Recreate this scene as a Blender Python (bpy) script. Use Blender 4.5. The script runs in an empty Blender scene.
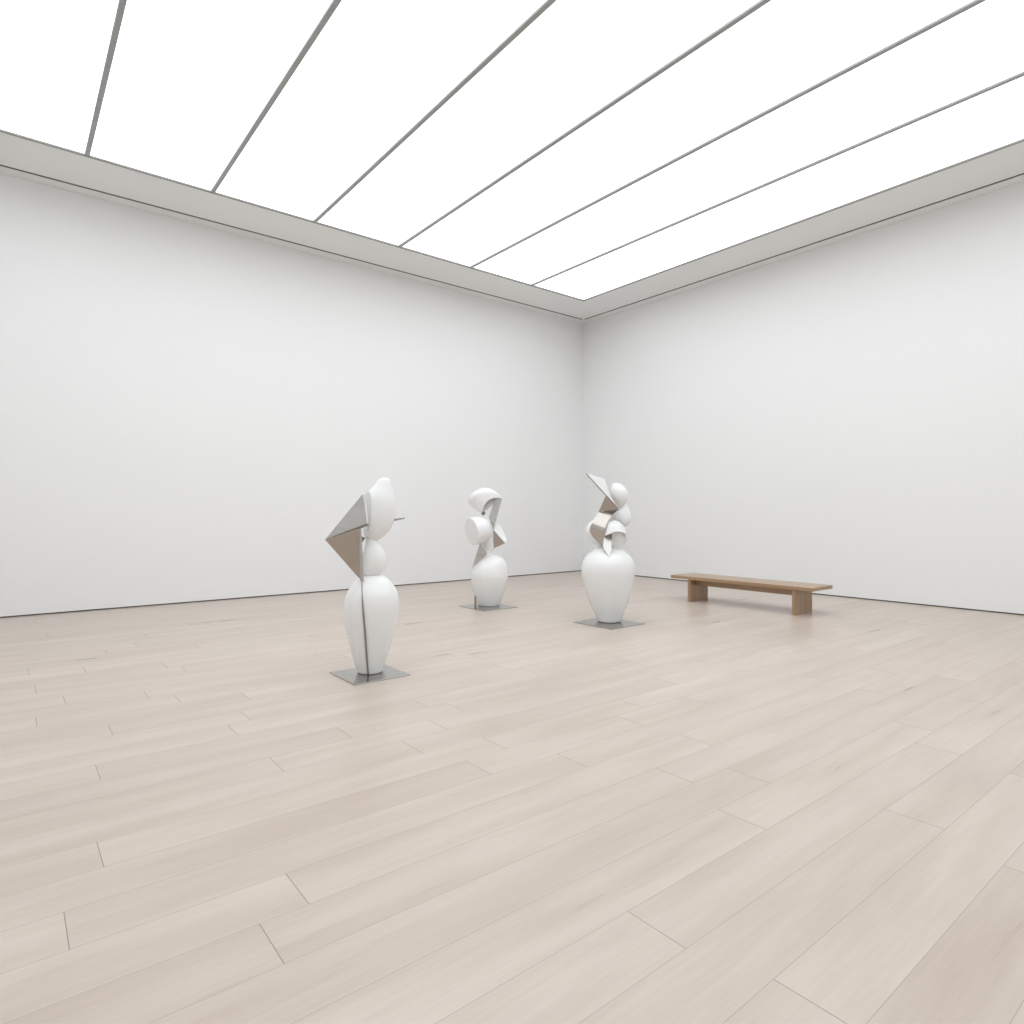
import bpy, bmesh, math, random
from mathutils import Vector, Matrix

random.seed(4)
C = bpy.context.scene.collection
PI = math.pi

# ------------------------------------------------------------------ helpers
def link(name, bm, mat, parent=None, smooth=False, angle=None):
    me = bpy.data.meshes.new(name)
    bmesh.ops.recalc_face_normals(bm, faces=bm.faces)
    bm.to_mesh(me); bm.free()
    if smooth:
        for p in me.polygons: p.use_smooth = True
        if angle is not None:
            me.set_sharp_from_angle(angle=math.radians(angle))
    me.materials.append(mat)
    o = bpy.data.objects.new(name, me)
    C.objects.link(o)
    if parent is not None: o.parent = parent
    return o

def struct(name, bm, mat, parent=None, **k):
    o = link(name, bm, mat, parent, **k)
    if parent is None: o['kind'] = 'structure'
    return o

def thing(name, label, cat, loc, rotz, group=None):
    o = bpy.data.objects.new(name, None)
    o.empty_display_size = .2
    C.objects.link(o)
    o.location = loc; o.rotation_euler = (0, 0, rotz)
    o['label'] = label; o['category'] = cat
    if group: o['group'] = group
    return o

def box(bm, x0, x1, y0, y1, z0, z1, bevel=0.0, seg=2):
    r = bmesh.ops.create_cube(bm, size=1.0)
    vs = r['verts']
    for v in vs:
        v.co = Vector((x0 + (v.co.x + .5) * (x1 - x0), y0 + (v.co.y + .5) * (y1 - y0), z0 + (v.co.z + .5) * (z1 - z0)))
    if bevel:
        es = list({e for v in vs for e in v.link_edges})
        bmesh.ops.bevel(bm, geom=es, offset=bevel, segments=seg, profile=.5, affect='EDGES')
    return bm

def cat(p, t):
    """Catmull-Rom through the rows of p at parameter t (0..len-1)"""
    n = len(p); i = min(int(t), n - 2); f = t - i
    a, b, c, d = p[max(i - 1, 0)], p[i], p[i + 1], p[min(i + 2, n - 1)]
    return [.5 * ((2 * q) + (r - o) * f + (2 * o - 5 * q + 4 * r - s) * f * f + (3 * q - o - 3 * r + s) * f ** 3)
            for o, q, r, s in zip(a, b, c, d)]

def loft(rows, depth=.85, y=0.0, seg=48, sub=5, bow=0.0):
    """stack of elliptical rings; rows = (z, x_left, x_right [, y_centre [, depth factor]])"""
    full = []
    for r in rows:
        r = list(r)
        if len(r) == 3: r.append(y)
        if len(r) == 4: r.append(depth)
        full.append(r)
    bm = bmesh.new(); rings = []
    n = (len(full) - 1) * sub
    for k in range(n + 1):
        z, l, r, yc, dp = cat(full, k / sub)
        cx, a = (l + r) / 2, max((r - l) / 2, .002)
        ring = []
        for j in range(seg):
            t = 2 * PI * j / seg
            ring.append(bm.verts.new((cx + a * math.cos(t), yc + a * dp * math.sin(t), z)))
        rings.append(ring)
    for A, B in zip(rings, rings[1:]):
        for j in range(seg):
            bm.faces.new((A[j], A[(j + 1) % seg], B[(j + 1) % seg], B[j]))
    bm.faces.new(rings[0]); bm.faces.new(rings[-1])
    return bm

def plate(pts, t=.012):
    """flat (or gently folded) sheet of metal through the points, t thick"""
    P = [Vector(p) for p in pts]
    nrm = Vector((0, 0, 0))
    for i in range(len(P)):
        a, b = P[i], P[(i + 1) % len(P)]
        nrm += a.cross(b)
    nrm.normalize(); nrm *= t / 2
    bm = bmesh.new()
    A = [bm.verts.new(p + nrm) for p in P]; B = [bm.verts.new(p - nrm) for p in P]
    bm.faces.new(A); bm.faces.new(B[::-1])
    for i in range(len(P)):
        j = (i + 1) % len(P)
        bm.faces.new((A[i], B[i], B[j], A[j]))
    es = [e for e in bm.edges]
    bmesh.ops.bevel(bm, geom=es, offset=t * .12, segments=1, affect='EDGES')
    return bm

def sheet(curves, nu=32, nv=18, t=.02):
    """curved shell swept through three or more guide curves, with real thickness"""
    bm = bmesh.new(); g = []
    for i in range(nu + 1):
        row = []
        pts = [cat(c, i / nu * (len(c) - 1)) for c in curves]
        for j in range(nv + 1):
            row.append(bm.verts.new(cat(pts, j / nv * (len(pts) - 1))))
        g.append(row)
    for i in range(nu):
        for j in range(nv):
            try: bm.faces.new((g[i][j], g[i + 1][j], g[i + 1][j + 1], g[i][j + 1]))
            except ValueError: pass
    bmesh.ops.remove_doubles(bm, verts=bm.verts, dist=.0004)
    bmesh.ops.recalc_face_normals(bm, faces=bm.faces)
    bmesh.ops.solidify(bm, geom=list(bm.faces), thickness=t)
    return bm

def cut(bm, co, no):
    """slice off everything on the side the normal points to, and close the cut"""
    r = bmesh.ops.bisect_plane(bm, geom=list(bm.verts) + list(bm.edges) + list(bm.faces), plane_co=co, plane_no=Vector(no).normalized(), clear_outer=True)
    ed = [e for e in r['geom_cut'] if isinstance(e, bmesh.types.BMEdge)]
    bmesh.ops.holes_fill(bm, edges=ed, sides=0)
    return bm

# ------------------------------------------------------------------ materials
def mat(name, col=(.8, .8, .8), rough=.5, metal=0.0, spec=.5):
    m = bpy.data.materials.new(name); m.use_nodes = True
    b = m.node_tree.nodes['Principled BSDF']
    b.inputs['Base Color'].default_value = (*col, 1)
    b.inputs['Roughness'].default_value = rough
    b.inputs['Metallic'].default_value = metal
    b.inputs['Specular IOR Level'].default_value = spec
    return m, m.node_tree.nodes, m.node_tree.links, b

def ramp(nd, stops):
    r = nd.new('ShaderNodeValToRGB')
    e = r.color_ramp.elements
    e[0].position, e[0].color = stops[0][0], (*stops[0][1], 1)
    e[1].position, e[1].color = stops[-1][0], (*stops[-1][1], 1)
    for p, c in stops[1:-1]:
        x = e.new(p); x.color = (*c, 1)
    return r

def noise(nd, lk, coord, scale, detail=4, rough=.5, mapscale=None):
    n = nd.new('ShaderNodeTexNoise')
    n.inputs['Scale'].default_value = scale; n.inputs['Detail'].default_value = detail; n.inputs['Roughness'].default_value = rough
    if mapscale:
        mp = nd.new('ShaderNodeMapping'); mp.inputs['Scale'].default_value = mapscale
        lk.new(coord, mp.inputs['Vector']); lk.new(mp.outputs['Vector'], n.inputs['Vector'])
    else: lk.new(coord, n.inputs['Vector'])
    return n

def m_wall(name, col):
    m, nd, lk, b = mat(name, col, .75, 0, .25)
    tc = nd.new('ShaderNodeTexCoord')
    n = noise(nd, lk, tc.outputs['Object'], 45, 3)
    bp = nd.new('ShaderNodeBump'); bp.inputs['Strength'].default_value = .03; bp.inputs['Distance'].default_value = .002
    lk.new(n.outputs['Fac'], bp.inputs['Height']); lk.new(bp.outputs['Normal'], b.inputs['Normal'])
    return m

WALL = m_wall('white_wall_paint', (.93, .93, .93))
CEIL = m_wall('ceiling_paint', (.90, .905, .89))
GAP, *_ = mat('shadow_gap_profile', (.12, .117, .105), .6)
SLOT, *_ = mat('ceiling_slot_shade', (.10, .10, .093), .6)
MULL, *_ = mat('skylight_bar_grey', (.40, .40, .40), .5)
FRAME, *_ = mat('skylight_edge_grey', (.30, .30, .28), .5)

def m_lay():
    m, nd, lk, b = mat('skylight_diffuser', (.85, .86, .87), .4)
    b.inputs['Emission Color'].default_value = (.905, .962, 1, 1)
    b.inputs['Emission Strength'].default_value = 1.50
    return m
LAY = m_lay()

def m_floor():
    m, nd, lk, b = mat('pale_oak_planks', (.6, .5, .45), .36, 0, .5)
    uv = nd.new('ShaderNodeUVMap'); uv.uv_map = 'plank'
    at = nd.new('ShaderNodeAttribute'); at.attribute_name = 'tone'
    sep = nd.new('ShaderNodeSeparateColor'); lk.new(at.outputs['Color'], sep.inputs['Color'])
    # shift the grain for each plank
    cmb = nd.new('ShaderNodeCombineXYZ')
    mu = nd.new('ShaderNodeMath'); mu.operation = 'MULTIPLY'; mu.inputs[1].default_value = 37.0
    lk.new(sep.outputs['Red'], mu.inputs[0]); lk.new(mu.outputs[0], cmb.inputs['Z']); lk.new(mu.outputs[0], cmb.inputs['X'])
    va = nd.new('ShaderNodeVectorMath'); va.operation = 'ADD'
    lk.new(uv.outputs['UV'], va.inputs[0]); lk.new(cmb.outputs['Vector'], va.inputs[1])
    v = va.outputs['Vector']
    big = noise(nd, lk, v, 1.0, 3, .5, (.7, 5.0, 1))
    fine = noise(nd, lk, v, 1.0, 5, .6, (3.0, 60.0, 1))
    r1 = ramp(nd, [(.28, (.54, .449, .386)), (.5, (.592, .502, .437)), (.72, (.645, .556, .49))])
    lk.new(big.outputs['Fac'], r1.inputs['Fac'])
    r2 = ramp(nd, [(.3, (.95, .945, .94)), (.7, (1.03, 1.03, 1.03))])
    lk.new(fine.outputs['Fac'], r2.inputs['Fac'])
    mx = nd.new('ShaderNodeMix'); mx.data_type = 'RGBA'; mx.blend_type = 'MULTIPLY'; mx.inputs['Factor'].default_value = 1
    lk.new(r1.outputs['Color'], mx.inputs[6]); lk.new(r2.outputs['Color'], mx.inputs[7])
    # tone of each board
    r3 = ramp(nd, [(0, (.955, .945, .938)), (.5, (1.0, .997, .994)), (1, (1.035, 1.038, 1.035))])
    lk.new(sep.outputs['Green'], r3.inputs['Fac'])
    mx2 = nd.new('ShaderNodeMix'); mx2.data_type = 'RGBA'; mx2.blend_type = 'MULTIPLY'; mx2.inputs['Factor'].default_value = 1
    lk.new(mx.outputs[2], mx2.inputs[6]); lk.new(r3.outputs['Color'], mx2.inputs[7])
    # small knots
    vo = nd.new('ShaderNodeTexVoronoi'); vo.inputs['Scale'].default_value = 1.0; vo.inputs['Randomness'].default_value = 1
    mp = nd.new('ShaderNodeMapping'); mp.inputs['Scale'].default_value = (1.5, 4.2, 1)
    lk.new(v, mp.inputs['Vector']); lk.new(mp.outputs['Vector'], vo.inputs['Vector'])
    rk = ramp(nd, [(.004, (.76, .72, .69)), (.02, (.93, .91, .90)), (.04, (1, 1, 1))])
    lk.new(vo.outputs['Distance'], rk.inputs['Fac'])
    mx3 = nd.new('ShaderNodeMix'); mx3.data_type = 'RGBA'; mx3.blend_type = 'MULTIPLY'; mx3.inputs['Factor'].default_value = .9
    lk.new(mx2.outputs[2], mx3.inputs[6]); lk.new(rk.outputs['Color'], mx3.inputs[7])
    lk.new(mx3.outputs[2], b.inputs['Base Color'])
    bp = nd.new('ShaderNodeBump'); bp.inputs['Strength'].default_value = .05; bp.inputs['Distance'].default_value = .002
    lk.new(fine.outputs['Fac'], bp.inputs['Height']); lk.new(bp.outputs['Normal'], b.inputs['Normal'])
    rr = nd.new('ShaderNodeMapRange'); rr.inputs['To Min'].default_value = .24; rr.inputs['To Max'].default_value = .36
    lk.new(big.outputs['Fac'], rr.inputs['Value']); lk.new(rr.outputs['Result'], b.inputs['Roughness'])
    return m
FLOOR = m_floor()
SEAM, *_ = mat('plank_joint', (.40, .345, .30), .7)
SEAM2, *_ = mat('plank_end_joint', (.28, .24, .205), .7)

def m_white():
    m, nd, lk, b = mat('white_lacquered_plaster', (.90, .90, .893), .22, 0, .5)
    tc = nd.new('ShaderNodeTexCoord')
    n = noise(nd, lk, tc.outputs['Object'], 9, 5, .6, (1, 1, .35))
    bp = nd.new('ShaderNodeBump'); bp.inputs['Strength'].default_value = .10; bp.inputs['Distance'].default_value = .01
    lk.new(n.outputs['Fac'], bp.inputs['Height']); lk.new(bp.outputs['Normal'], b.inputs['Normal'])
    return m
WHITE = m_white()

def m_steel(name, col, rough):
    m, nd, lk, b = mat(name, col, rough, 1.0)
    tc = nd.new('ShaderNodeTexCoord')
    n = noise(nd, lk, tc.outputs['Object'], 4, 5, .6, (1, 1, 2.5))
    rr = nd.new('ShaderNodeMapRange'); rr.inputs['To Min'].default_value = rough - .07; rr.inputs['To Max'].default_value = rough + .09
    lk.new(n.outputs['Fac'], rr.inputs['Value']); lk.new(rr.outputs['Result'], b.inputs['Roughness'])
    r = ramp(nd, [(.3, tuple(c * .95 for c in col)), (.7, tuple(min(1, c * 1.04) for c in col))])
    lk.new(n.outputs['Fac'], r.inputs['Fac']); lk.new(r.outputs['Color'], b.inputs['Base Color'])
    return m
STEEL = m_steel('brushed_steel', (.53, .52, .505), .28)
FLOOR_TINT = m_steel('floor_tinted_steel', (.46, .415, .375), .30)  # brown of the mirrored floor put into the colour of down-facing facets
RIB = m_steel('polished_ribbon_steel', (.52, .485, .445), .22)
GLINT = m_steel('steel_edge_glint', (.85, .85, .84), .2)  # skylight glint along the flange, painted as paler steel
BASE = m_steel('brushed_steel_base', (.45, .44, .42), .22)
DARK = m_steel('dark_and_shaded_steel', (.30, .28, .26), .35)  # dark parts; also shade coloured into undersides and the blade edge

def m_oak(name, axis):
    m, nd, lk, b = mat(name, (.4, .25, .14), .28, 0, .75)
    tc = nd.new('ShaderNodeTexCoord')
    sc = [14.0, 14.0, 14.0]; sc[axis] = .7
    n = noise(nd, lk, tc.outputs['Object'], 1, 5, .6, tuple(sc))
    r = ramp(nd, [(.3, (.345, .212, .115)), (.52, (.395, .252, .145)), (.72, (.45, .295, .178))])
    lk.new(n.outputs['Fac'], r.inputs['Fac']); lk.new(r.outputs['Color'], b.inputs['Base Color'])
    return m
OAK_L = m_oak('oak_long_grain', 1)
OAK_V = m_oak('oak_upright_grain', 2)

# ------------------------------------------------------------------ the room
XE, YN, H = 12.318, 12.311, 6.71          # corner of the two white walls, ceiling height
XW, YS = -3.2, -3.2
T = .15
GAPH = .021

# floor: individual boards of pale oak running along the north wall
W = .2803
Y_SEAM = 1.984
known = {-2: [4.93, 7.3], -1: [3.0, 5.3, 6.4], 0: [3.53, 7.1], 1: [6.04], 2: [3.79, 6.9], 3: [2.86, 6.08], 4: [2.32, 3.75, 4.59], 5: [2.65, 4.09],
         6: [2.17, 4.9], 7: [1.35, 2.55], 8: [1.93, 2.89, 4.81], 9: [.45], 10: [1.31], 11: [1.48], 12: [.61], 13: [1.64], 14: [.19, 1.16], 16: [.4],
         17: [2.73], 18: [.22, 1.43], 21: [.19], 23: [.91], 29: [.44]}
def build_floor():
    bm = bmesh.new()
    uvl = bm.loops.layers.uv.new('plank'); col = bm.loops.layers.float_color.new('tone')
    g, ge = .0013, .0018
    r0 = math.floor((YS - Y_SEAM) / W); r1 = math.ceil((YN - Y_SEAM) / W)
    for r in range(r0, r1 + 1):
        ya, yb = Y_SEAM + r * W, Y_SEAM + (r + 1) * W
        ya, yb = max(ya, YS), min(yb, YN + .02)
        if yb - ya < .01: continue
        js = list(known.get(r, []))
        lo = min(js) if js else random.uniform(-1, 1.6)
        hi = max(js) if js else lo
        if not js: js.append(lo)
        while lo > XW: lo -= random.uniform(2.1, 3.3); js.append(lo)
        while hi < XE: hi += random.uniform(2.1, 3.3); js.append(hi)
        js = sorted(js)
        js = [XW] + [x for x in js if XW + .3 < x < XE - .3] + [XE + .02]
        for xa, xb in zip(js, js[1:]):
            t = (random.random(), min(1, max(0, random.gauss(.5, .24))), 0, 1)
            q = [(xa + ge, ya + g), (xb - ge, ya + g), (xb - ge, yb - g), (xa + ge, yb - g)]
            vs = [bm.verts.new((x, y, 0)) for x, y in q]
            f = bm.faces.new(vs); f.material_index = 0
            for lp, (x, y) in zip(f.loops, q):
                lp[uvl].uv = (x - xa, y - ya); lp[col] = t
            # end joint
            e = [bm.verts.new(p) for p in ((xb - ge, ya, 0), (xb + ge, ya, 0), (xb + ge, yb, 0), (xb - ge, yb, 0))]
            bm.faces.new(e).material_index = 2
        e = [bm.verts.new(p) for p in ((XW, yb - g, 0), (XE + .02, yb - g, 0), (XE + .02, yb + g, 0), (XW, yb + g, 0))]
        bm.faces.new(e).material_index = 1
    bmesh.ops.recalc_face_normals(bm, faces=bm.faces)
    for f in bm.faces:
        if f.normal.z < 0: f.normal_flip()
    # slab underneath
    r = bmesh.ops.create_cube(bm, size=1.0)
    for v in r['verts']:
        v.co = Vector((XW - T + (v.co.x + .5) * (XE - XW + 2 * T), YS - T + (v.co.y + .5) * (YN - YS + 2 * T), -.1 + (v.co.z + .5) * .098))
    me = bpy.data.meshes.new('floor'); bm.to_mesh(me); bm.free()
    for m in (FLOOR, SEAM, SEAM2): me.materials.append(m)
    o = bpy.data.objects.new('floor', me); C.objects.link(o); o['kind'] = 'structure'
build_floor()

def wall(name, x0, x1, y0, y1):
    struct(name, box(bmesh.new(), x0, x1, y0, y1, GAPH, H + .3), WALL)
wall('wall_north', XW - T, XE + T, YN, YN + T)
wall('wall_east', XE, XE + T, YS - T, YN)
wall('wall_south', XW - T, XE, YS - T, YS)
wall('wall_west', XW - T, XW, YS, YN)
R = .02   # recessed profile, its dark colour painting in the shadow gap along the floor
struct('baseboard_north', box(bmesh.new(), XW - T, XE + T, YN + R, YN + T, 0, GAPH), GAP)
struct('baseboard_east', box(bmesh.new(), XE + R, XE + T, YS - T, YN + R, 0, GAPH), GAP)
struct('baseboard_south', box(bmesh.new(), XW - T, XE + R, YS - T, YS - R, 0, GAPH), GAP)
struct('baseboard_west', box(bmesh.new(), XW - T, XW - R, YS - R, YN + R, 0, GAPH), GAP)

def ring(bm, a, b, z0, z1):
    """rectangular ring between inset a and inset b from the walls"""
    box(bm, XW + a, XE - a, YN - b, YN - a, z0, z1)
    box(bm, XW + a, XE - a, YS + a, YS + b, z0, z1)
    box(bm, XE - b, XE - a, YS + b, YN - b, z0, z1)
    box(bm, XW + a, XW + b, YS + b, YN - b, z0, z1)
    return bm
S0, S1, SK = .248, .312, 1.34
bm = ring(bmesh.new(), 0, S0, H, H + .12)
ring(bm, S1, SK, H, H + .12)
ring(bm, S0 - .05, S1 + .05, H + .12, H + .16)
for cx in (XE - S1, XW + S0):                       # corner pieces where the slots stop short
    for cy in (YN - S1, YS + S0):
        box(bm, cx - .01, cx + S1 - S0 + .01, cy - .01, cy + S1 - S0 + .01, H, H + .12)
struct('ceiling', bm, CEIL)
struct('slot_shade_1', ring(bmesh.new(), S0 - .002, S1 + .002, H + .005, H + .12), SLOT)  # almost flush strip, dark colour standing for shade inside the slot

# skylight
WX0, WX1, WY0, WY1 = XW + SK, XE - SK, YS + SK, YN - SK
sky = bpy.data.objects.new('window_1', None); C.objects.link(sky); sky['kind'] = 'structure'
sky.location = ((WX0 + WX1) / 2, (WY0 + WY1) / 2, H)
LX, LY = sky.location.x, sky.location.y
def slocal(bm):
    bmesh.ops.translate(bm, verts=bm.verts, vec=(-LX, -LY, -H)); return bm
fr = ring(bmesh.new(), SK - .0, SK + .038, H - .004, H + .14)
struct('window_frame', slocal(fr), FRAME, sky)
PITCH = 1.675
x = WX1; n = 0
while x - PITCH > WX0 + .3:
    xn = x - PITCH
    struct('glazing_bar', slocal(box(bmesh.new(), xn - .03, xn + .03, WY0 + .05, WY1 - .05, H - .004, H + .10)), MULL, sky)
    struct('diffuser_pane', slocal(box(bmesh.new(), xn + .03, x - .03, WY0 + .03, WY1 - .03, H + .02, H + .035)), LAY, sky)
    x = xn
struct('diffuser_pane', slocal(box(bmesh.new(), WX0 + .03, x - .03, WY0 + .03, WY1 - .03, H + .02, H + .035)), LAY, sky)
struct('light_well', slocal(box(bmesh.new(), WX0 - .1, WX1 + .1, WY0 - .1, WY1 + .1, H + .2, H + .25)), CEIL, sky)

# ------------------------------------------------------------------ the sculptures
class Front:
    """front elevation of a sculpture: drawing units (u right, v down) to metres in the sculpture's own axes
    (x right, y away from the front, z up)"""
    def __init__(s, ou, ov, unit, cu, cv, kx, kz):
        s.a = (ou, ov, unit, cu, cv, kx, kz)
    def x(s, u): ou, ov, k, cu, cv, kx, kz = s.a; return (ou + u * k - cu) / kx
    def z(s, v): ou, ov, k, cu, cv, kx, kz = s.a; return (cv - ov - v * k) / kz
    def p(s, u, v, y=0.0): return (s.x(u), y, s.z(v))
    def rows(s, l): return [(s.z(r[0]), s.x(r[1]), s.x(r[2]), *r[3:]) for r in sorted(l, key=lambda q: -q[0])]
    def curve(s, l): return [s.p(*q) for q in l]

def base_plate(root, x0, x1, y0, y1, rotz):
    """square plate square to the room (the sculptures are turned to face the viewer)"""
    bm = box(bmesh.new(), x0, x1, y0, y1, 0, .010, .002, 1)
    bmesh.ops.rotate(bm, verts=bm.verts, cent=(0, 0, 0), matrix=Matrix.Rotation(-rotz, 3, 'Z'))
    return link('base_plate', bm, BASE, root)

def white(name, bm, root, angle=40): return link(name, bm, WHITE, root, smooth=True, angle=angle)
def steel(name, bm, root, m=STEEL): return link(name, bm, m, root)

# ---- near left: tall vase body with steel pyramid
rz = math.radians(-26.041)
s1 = thing('abstract_sculpture', 'tallest slender white sculpture with pointed steel pyramid on its left and a thin steel spine', 'sculpture', (2.846, 5.825, 0), rz, 'white and steel gallery sculptures')
base_plate(s1, -.322, .263, -.341, .242, rz)
Fv = Front(310, 460, .234375, 370.3, 672.8, 102.96, 100.5)
vase_rows = [(906, 205, 308), (895, 201, 313), (850, 185, 328), (780, 167, 350), (700, 150, 371), (650, 145, 379), (610, 146, 382), (570, 156, 376), (535, 176, 358), (510, 200, 338), (494, 230, 312), (488, 258, 284)]
vr = Fv.rows(vase_rows)
vr[0] = (.0115, vr[0][1] + .006, vr[0][2] - .006)
vb = loft(vr, depth=1.0, seg=64)
white('vase_body', vb, s1)
F1 = Front(320, 470, .1171875, 370.3, 672.8, 102.96, 100.5)
white('bulb', loft(F1.rows([(586, 395, 480), (605, 390, 495), (660, 378, 528), (700, 368, 555), (740, 361, 570), (780, 358, 573), (820, 357, 563), (860, 360, 540), (890, 368, 508), (918, 400, 450)]), depth=.85, y=.0), s1)
hd = loft(F1.rows([(64, 540, 566), (70, 520, 584), (85, 498, 602), (115, 473, 613), (150, 444, 619), (190, 402, 629), (240, 365, 640), (290, 350, 648), (350, 345, 650), (410, 345, 642), (460, 348, 624), (510, 356, 598), (550, 370, 562), (580, 392, 528), (600, 425, 490), (606, 445, 470)]), depth=.80, y=.0, seg=64, sub=6)
cut(hd, F1.p(392, 330, 0), (-.90, -.38, .05))
hp = white('head', hd, s1, angle=28)
A, B, Cc = (368, 206, -.10), (402, 454, -.16), (58, 585, -.14)
E_, D_ = (338, 499, -.17), (342, 928, -.03)
steel('upper_facet', plate([F1.p(*A), F1.p(*B), F1.p(*Cc)], .012), s1)
steel('edge_flange', plate([F1.p(366, 206, -.135), F1.p(387, 213, -.125), F1.p(412, 442, -.175), F1.p(402, 456, -.185)], .008), s1, GLINT)
steel('underside_facet', plate([F1.p(62, 586, -.125), F1.p(404, 456, -.16), F1.p(412, 466, -.06), F1.p(340, 500, -.09)], .010), s1, DARK)  # shade of the underside put into the darker steel colour
steel('lower_facet', plate([F1.p(*Cc), F1.p(*E_), F1.p(*D_)], .012), s1, FLOOR_TINT)
steel('fold_flange', plate([F1.p(339, 500, -.18), F1.p(355, 500, -.165), F1.p(374, 938, -.165), F1.p(346, 926, -.19)], .008), s1)
steel('gusset', plate([F1.p(352, 562, -.03), F1.p(388, 580, .0), F1.p(352, 622, -.03)], .012), s1, DARK)
steel('spike', plate([F1.p(600, 424, .03), F1.p(727, 409, .0), F1.p(727, 414, -.02), F1.p(600, 440, -.04)], .006), s1, DARK)

def spine():
    """thin blade that follows the front of the vase body down to the plate"""
    pts = [(218, 490, .010), (222, 520, .011), (225, 580, .014), (230, 650, .019), (236, 720, .020), (241, 800, .020), (246, 870, .019), (249, 908, .019)]
    import bisect
    zs = [r[0] for r in vr]
    bm = bmesh.new(); prev = None
    N = 40
    for k in range(N + 1):
        u, v, w = cat(pts, k / N * (len(pts) - 1))
        px, pz = Fv.x(u), max(Fv.z(v), .0105)
        i = max(0, min(len(zs) - 2, bisect.bisect(zs, pz) - 1))
        f = min(1, max(0, (pz - zs[i]) / (zs[i + 1] - zs[i])))
        l = vr[i][1] + f * (vr[i + 1][1] - vr[i][1]); r = vr[i][2] + f * (vr[i + 1][2] - vr[i][2])
        cx, a = (l + r) / 2, (r - l) / 2
        q = 1 - ((px - cx) / a) ** 2
        ys = -a * math.sqrt(q) if q > 0 else 0
        w *= 1.15
        ring_ = [bm.verts.new((px + sx * w / 2, ys + dy, pz)) for sx, dy in ((-1, .02), (-.7, -.016), (.7, -.016), (1, .02))]
        if prev:
            for j in range(4): bm.faces.new((prev[j], prev[(j + 1) % 4], ring_[(j + 1) % 4], ring_[j]))
        else: bm.faces.new(ring_)
        prev = ring_
    bm.faces.new(prev)
    return bm
link('spine_blade', spine(), DARK, s1)

# ---- far one: squat vase, drum and hood
rz = math.radians(-36.54)
s2 = thing('abstract_sculpture', 'smallest white sculpture with a round drum under a curved hood, standing farthest back', 'sculpture', (6.477, 8.741, 0), rz, 'white and steel gallery sculptures')
base_plate(s2, -.450, .252, -.466, .262, rz)
Fv = Front(440, 470, .146484, 489.1, 605.6, 58.54, 58.5)
r2 = Fv.rows([(928, 268, 403), (915, 262, 407), (870, 241, 426), (800, 219, 451), (745, 210, 464), (710, 209, 467), (670, 220, 462), (640, 238, 455), (612, 270, 440), (592, 305, 415), (580, 330, 385)])
r2[0] = (.0115, r2[0][1] + .008, r2[0][2] - .008)
white('vase_body', loft(r2, depth=1.0, seg=64), s2)
link('corner_rod', box(bmesh.new(), Fv.x(238), Fv.x(252), -.36, -.33, .010, .21, .004, 1), DARK, s2)
F2 = Front(455, 480, .078125, 489.1, 605.6, 58.54, 58.5)
tipR, tipB = (602, 236), (345, 436)
white('hood', sheet([
    F2.curve([(602, 236, -.02), (545, 233, -.06), (480, 236, -.11), (425, 262, -.13), (388, 308, -.13), (364, 362, -.09), (345, 434, -.02)]),
    F2.curve([(602, 234, -.02), (545, 180, -.05), (470, 140, -.09), (330, 150, -.12), (250, 215, -.12), (270, 330, -.08), (342, 432, -.02)]),
    F2.curve([(602, 232, -.01), (520, 150, .0), (380, 100, .02), (230, 160, .02), (172, 265, .02), (225, 345, .01), (340, 432, -.01)]),
    F2.curve([(602, 233, .0), (535, 205, .05), (455, 185, .06), (350, 225, .06), (310, 290, .06), (312, 365, .04), (343, 433, .0)]),
    F2.curve([(601, 235, .0), (550, 256, .03), (505, 295, .04), (465, 335, .04), (422, 380, .04), (382, 407, .03), (347, 434, .0)])], nu=40, nv=28, t=.016), s2, 50)
steel('joint', plate([F2.p(335, 432, -.04), F2.p(362, 400, .0), F2.p(392, 418, -.02), F2.p(372, 455, .0), F2.p(352, 450, -.03)], .014), s2, DARK)
steel('strip', plate([F2.p(512, 238, .01), F2.p(600, 240, -.02), F2.p(490, 642, -.04), F2.p(435, 478, .02)], .012), s2)
def drum():
    bm = bmesh.new()
    prof = [(0, .0), (.0, .226), (.008, .234), (.06, .235), (.16, .228), (.23, .214), (.275, .190), (.30, .15), (.305, .0)]
    seg = 56; rings = []
    for a, r in prof:
        if r == 0: rings.append([bm.verts.new((0, 0, a))])
        else: rings.append([bm.verts.new((r * math.cos(2 * PI * j / seg), r * math.sin(2 * PI * j / seg), a)) for j in range(seg)])
    for P, Q in zip(rings, rings[1:]):
        for j in range(seg):
            k = (j + 1) % seg
            if len(P) == 1: bm.faces.new((P[0], Q[j], Q[k]))
            elif len(Q) == 1: bm.faces.new((P[j], Q[0], P[k]))
            else: bm.faces.new((P[j], P[k], Q[k], Q[j]))
    ax = Vector((.855, .49, .17)).normalized()
    M = Vector((0, 0, 1)).rotation_difference(ax).to_matrix()
    bmesh.ops.rotate(bm, verts=bm.verts, cent=(0, 0, 0), matrix=M)
    bmesh.ops.translate(bm, verts=bm.verts, vec=F2.p(215, 656, -.18))
    return bm
white('drum', drum(), s2, 30)
white('torso', loft(F2.rows([(560, 400, 455), (640, 378, 482), (700, 350, 498), (760, 335, 508), (820, 345, 512), (870, 370, 510), (930, 330, 470), (1010, 300, 500), (1060, 320, 470)]), depth=.6, y=.03), s2)
steel('side_facet', plate([F2.p(488, 638, -.06), F2.p(640, 810, -.02), F2.p(500, 872, .0)], .012), s2, FLOOR_TINT)
link('skylit_facet', plate([F2.p(488, 632, .02), F2.p(556, 562, .10), F2.p(605, 625, .10), F2.p(662, 762, .06), F2.p(640, 808, -.005)], .014), WHITE, s2)  # facet coloured white for the skylight it would mirror
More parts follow.
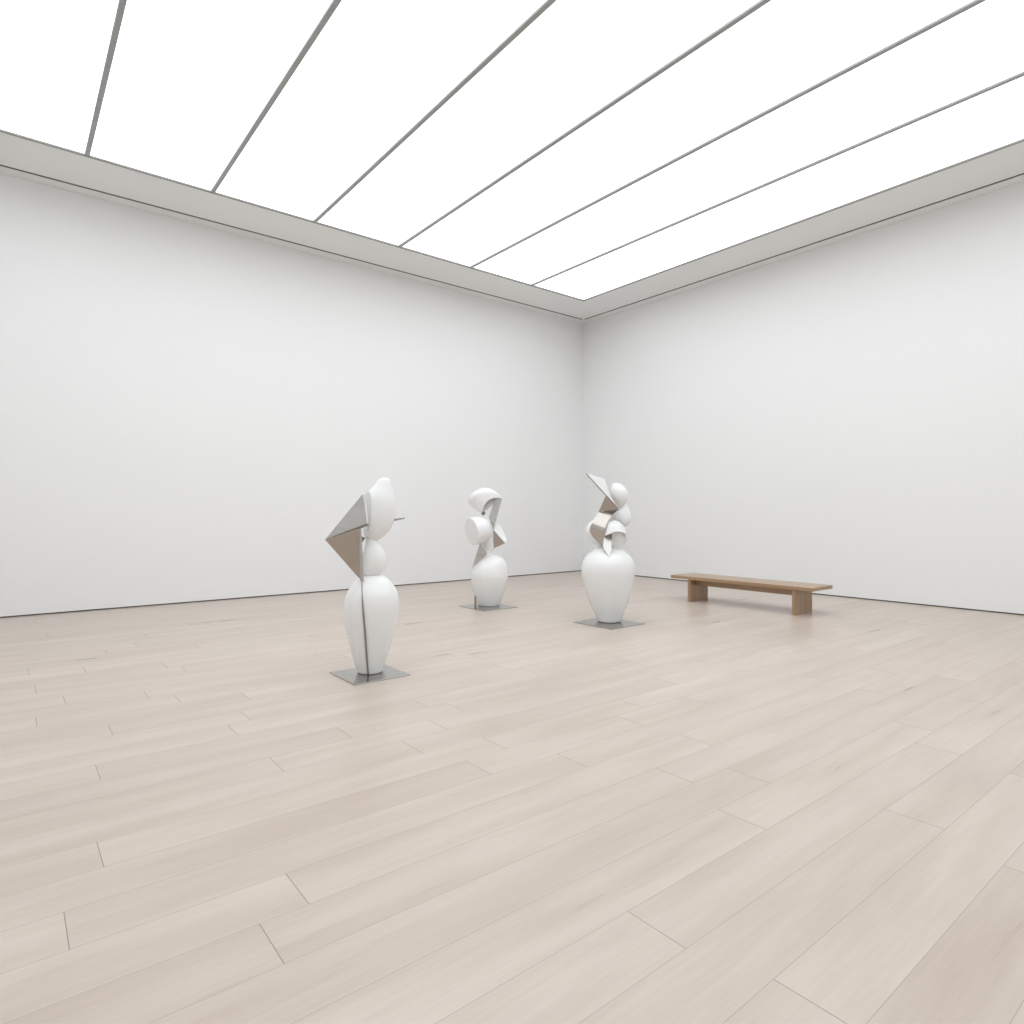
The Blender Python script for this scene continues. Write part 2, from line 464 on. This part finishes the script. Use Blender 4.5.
steel('lower_facet', plate([F2.p(325, 783, -.18), F2.p(414, 940, -.15), F2.p(224, 1112, -.19)], .012), s2)

# ---- right one: broad vase, folded ribbon and eggs
rz = math.radians(-47.3)
s3 = thing('abstract_sculpture', 'widest white sculpture with folded steel ribbon and egg above its broad vase, nearest the bench', 'sculpture', (6.878, 6.347, 0), rz, 'white and steel gallery sculptures')
base_plate(s3, -.440, .268, -.441, .300, rz)
Fv = Front(560, 460, .175781, 609.3, 622.0, 69.55, 68.75)
r3 = Fv.rows([(923, 219, 342), (910, 211, 348), (870, 193, 364), (800, 164, 390), (720, 137, 414), (660, 123, 425), (620, 120, 427), (580, 128, 420), (545, 150, 401), (520, 178, 372), (506, 205, 345), (498, 240, 310)])
r3[0] = (.0115, r3[0][1] + .008, r3[0][2] - .008)
white('vase_body', loft(r3, depth=1.0, seg=64), s3)
F3 = Front(575, 465, .09765625, 609.3, 622.0, 69.55, 68.75)
white('core', loft(F3.rows([(380, 400, 470), (430, 350, 470), (560, 330, 470), (700, 290, 450), (830, 240, 480), (900, 215, 505)]), depth=.55, y=.16), s3)
white('egg', loft(F3.rows([(184, 408, 432), (190, 390, 455), (205, 376, 484), (230, 366, 512), (260, 360, 535), (290, 360, 546), (320, 367, 548), (350, 381, 541), (380, 403, 524), (405, 425, 503), (425, 446, 480), (434, 458, 468)]), depth=.9, y=.0), s3)
white('lobe', loft(F3.rows([(395, 485, 515), (420, 455, 532), (460, 428, 555), (500, 412, 570), (540, 410, 576), (575, 418, 566), (610, 440, 540), (640, 470, 508)]), depth=.8, y=.06), s3)
white('side_lobe', loft(F3.rows([(550, 200, 240), (575, 165, 290), (610, 130, 325), (650, 107, 338), (690, 102, 338), (730, 112, 332), (770, 138, 322), (805, 185, 312), (835, 245, 300)]), depth=.7, y=.06), s3)
white('arch', sheet([
    F3.curve([(308, 716, -.18), (345, 702, -.22), (390, 684, -.24), (440, 674, -.24), (490, 684, -.20), (524, 716, -.12), (505, 790, -.08), (466, 862, -.06)]),
    F3.curve([(306, 700, -.13), (340, 632, -.17), (392, 608, -.19), (450, 610, -.18), (500, 650, -.14), (526, 712, -.09), (507, 790, -.05), (468, 862, -.03)]),
    F3.curve([(312, 690, -.03), (345, 600, -.06), (398, 570, -.07), (460, 588, -.06), (510, 645, -.04), (528, 712, -.03), (510, 790, -.01), (470, 862, .0)]),
    F3.curve([(330, 740, -.10), (360, 705, -.10), (400, 690, -.10), (450, 700, -.10), (490, 720, -.08), (505, 765, -.06), (485, 812, -.05), (458, 862, -.04)]),
    F3.curve([(335, 860, -.05), (350, 862, -.04), (370, 866, -.03), (390, 866, -.03), (410, 866, -.03), (430, 866, -.03), (445, 866, -.03), (455, 866, -.03)])], nu=44, nv=26, t=.014), s3, 50)
steel('blade', plate([F3.p(117, 91, -.17), F3.p(303, 146, -.03), F3.p(350, 300, -.13), F3.p(366, 345, -.154), F3.p(450, 456, -.17)], .016), s3)
steel('blade_edge_shade', plate([F3.p(115, 90, -.176), F3.p(452, 458, -.176), F3.p(446, 462, -.178), F3.p(112, 95, -.178)], .010), s3, DARK)  # added strip, edge shading of the blade painted as dark colour
steel('upper_facet', plate([F3.p(313, 322, -.16), F3.p(448, 450, -.18), F3.p(243, 478, -.05)], .010), s3, FLOOR_TINT)
steel('fold_facet', plate([F3.p(290, 472, -.04), F3.p(450, 452, -.17), F3.p(398, 494, -.02)], .010), s3, DARK)  # underside of the fold, its shade painted in dark
def ribbon():
    Lf = F3.curve([(245, 470, -.04), (225, 505, -.07), (205, 545, -.11), (176, 590, -.145), (157, 640, -.15), (156, 685, -.13), (195, 745, -.07), (268, 828, .0)])
    Rt = F3.curve([(398, 488, -.06), (362, 535, -.095), (326, 592, -.135), (308, 650, -.165), (297, 705, -.165), (292, 755, -.14), (290, 795, -.11), (290, 835, -.08)])
    mid = [tuple((a + b) / 2 for a, b in zip(p, q)) for p, q in zip(Lf, Rt)]
    return sheet([Lf, mid, Rt], nu=40, nv=10, t=.010)
link('ribbon', ribbon(), RIB, s3, smooth=True, angle=45)
steel('leaf_tip', plate([F3.p(298, 712, -.14), F3.p(378, 698, -.10), F3.p(372, 850, -.24), F3.p(354, 940, -.32), F3.p(288, 832, -.25)], .010), s3)

# ------------------------------------------------------------------ the bench
bx0, bx1, by0, by1 = 9.53, 10.18, 4.67, 7.28
SH, ST = .45, .055
bench = thing('wooden_bench', 'long low oak slab bench with two panel legs by the right wall', 'bench', ((bx0 + bx1) / 2, (by0 + by1) / 2, 0), 0)
bcx, bcy = (bx0 + bx1) / 2, (by0 + by1) / 2
def bbox(name, x0, x1, y0, y1, z0, z1, m, bv=.003):
    return link(name, box(bmesh.new(), x0 - bcx, x1 - bcx, y0 - bcy, y1 - bcy, z0, z1, bv, 2), m, bench)
bbox('seat', bx0, bx1, by0, by1, SH - ST, SH, OAK_L)
bbox('leg', bx0 + .015, bx1 - .10, 4.945, 5.0, 0, SH - ST, OAK_V)
bbox('leg', bx0 + .015, bx1 - .10, 6.87, 6.925, 0, SH - ST, OAK_V)
bbox('stretcher', 9.72, 9.77, 5.0, 6.87, .285, SH - ST, OAK_L)

# ------------------------------------------------------------------ world, camera
w = bpy.data.worlds.new('World'); bpy.context.scene.world = w; w.use_nodes = True
w.node_tree.nodes['Background'].inputs['Color'].default_value = (.9, .95, 1, 1)
w.node_tree.nodes['Background'].inputs['Strength'].default_value = .6

cd = bpy.data.cameras.new('camera'); cam = bpy.data.objects.new('camera', cd); C.objects.link(cam)
cam.location = (0, 0, 1.6)
cam.rotation_euler = (PI / 2, 0, -math.atan2(.6239, .7815))
cd.sensor_width = 36; cd.lens = 36 * 636 / 1024
cd.clip_start = .05
sc = bpy.context.scene
sc.camera = cam
sc.view_settings.view_transform = 'Standard'; sc.view_settings.look = 'None'
sc.view_settings.exposure = 0.0; sc.view_settings.gamma = 1; sc.view_settings.use_curve_mapping = False
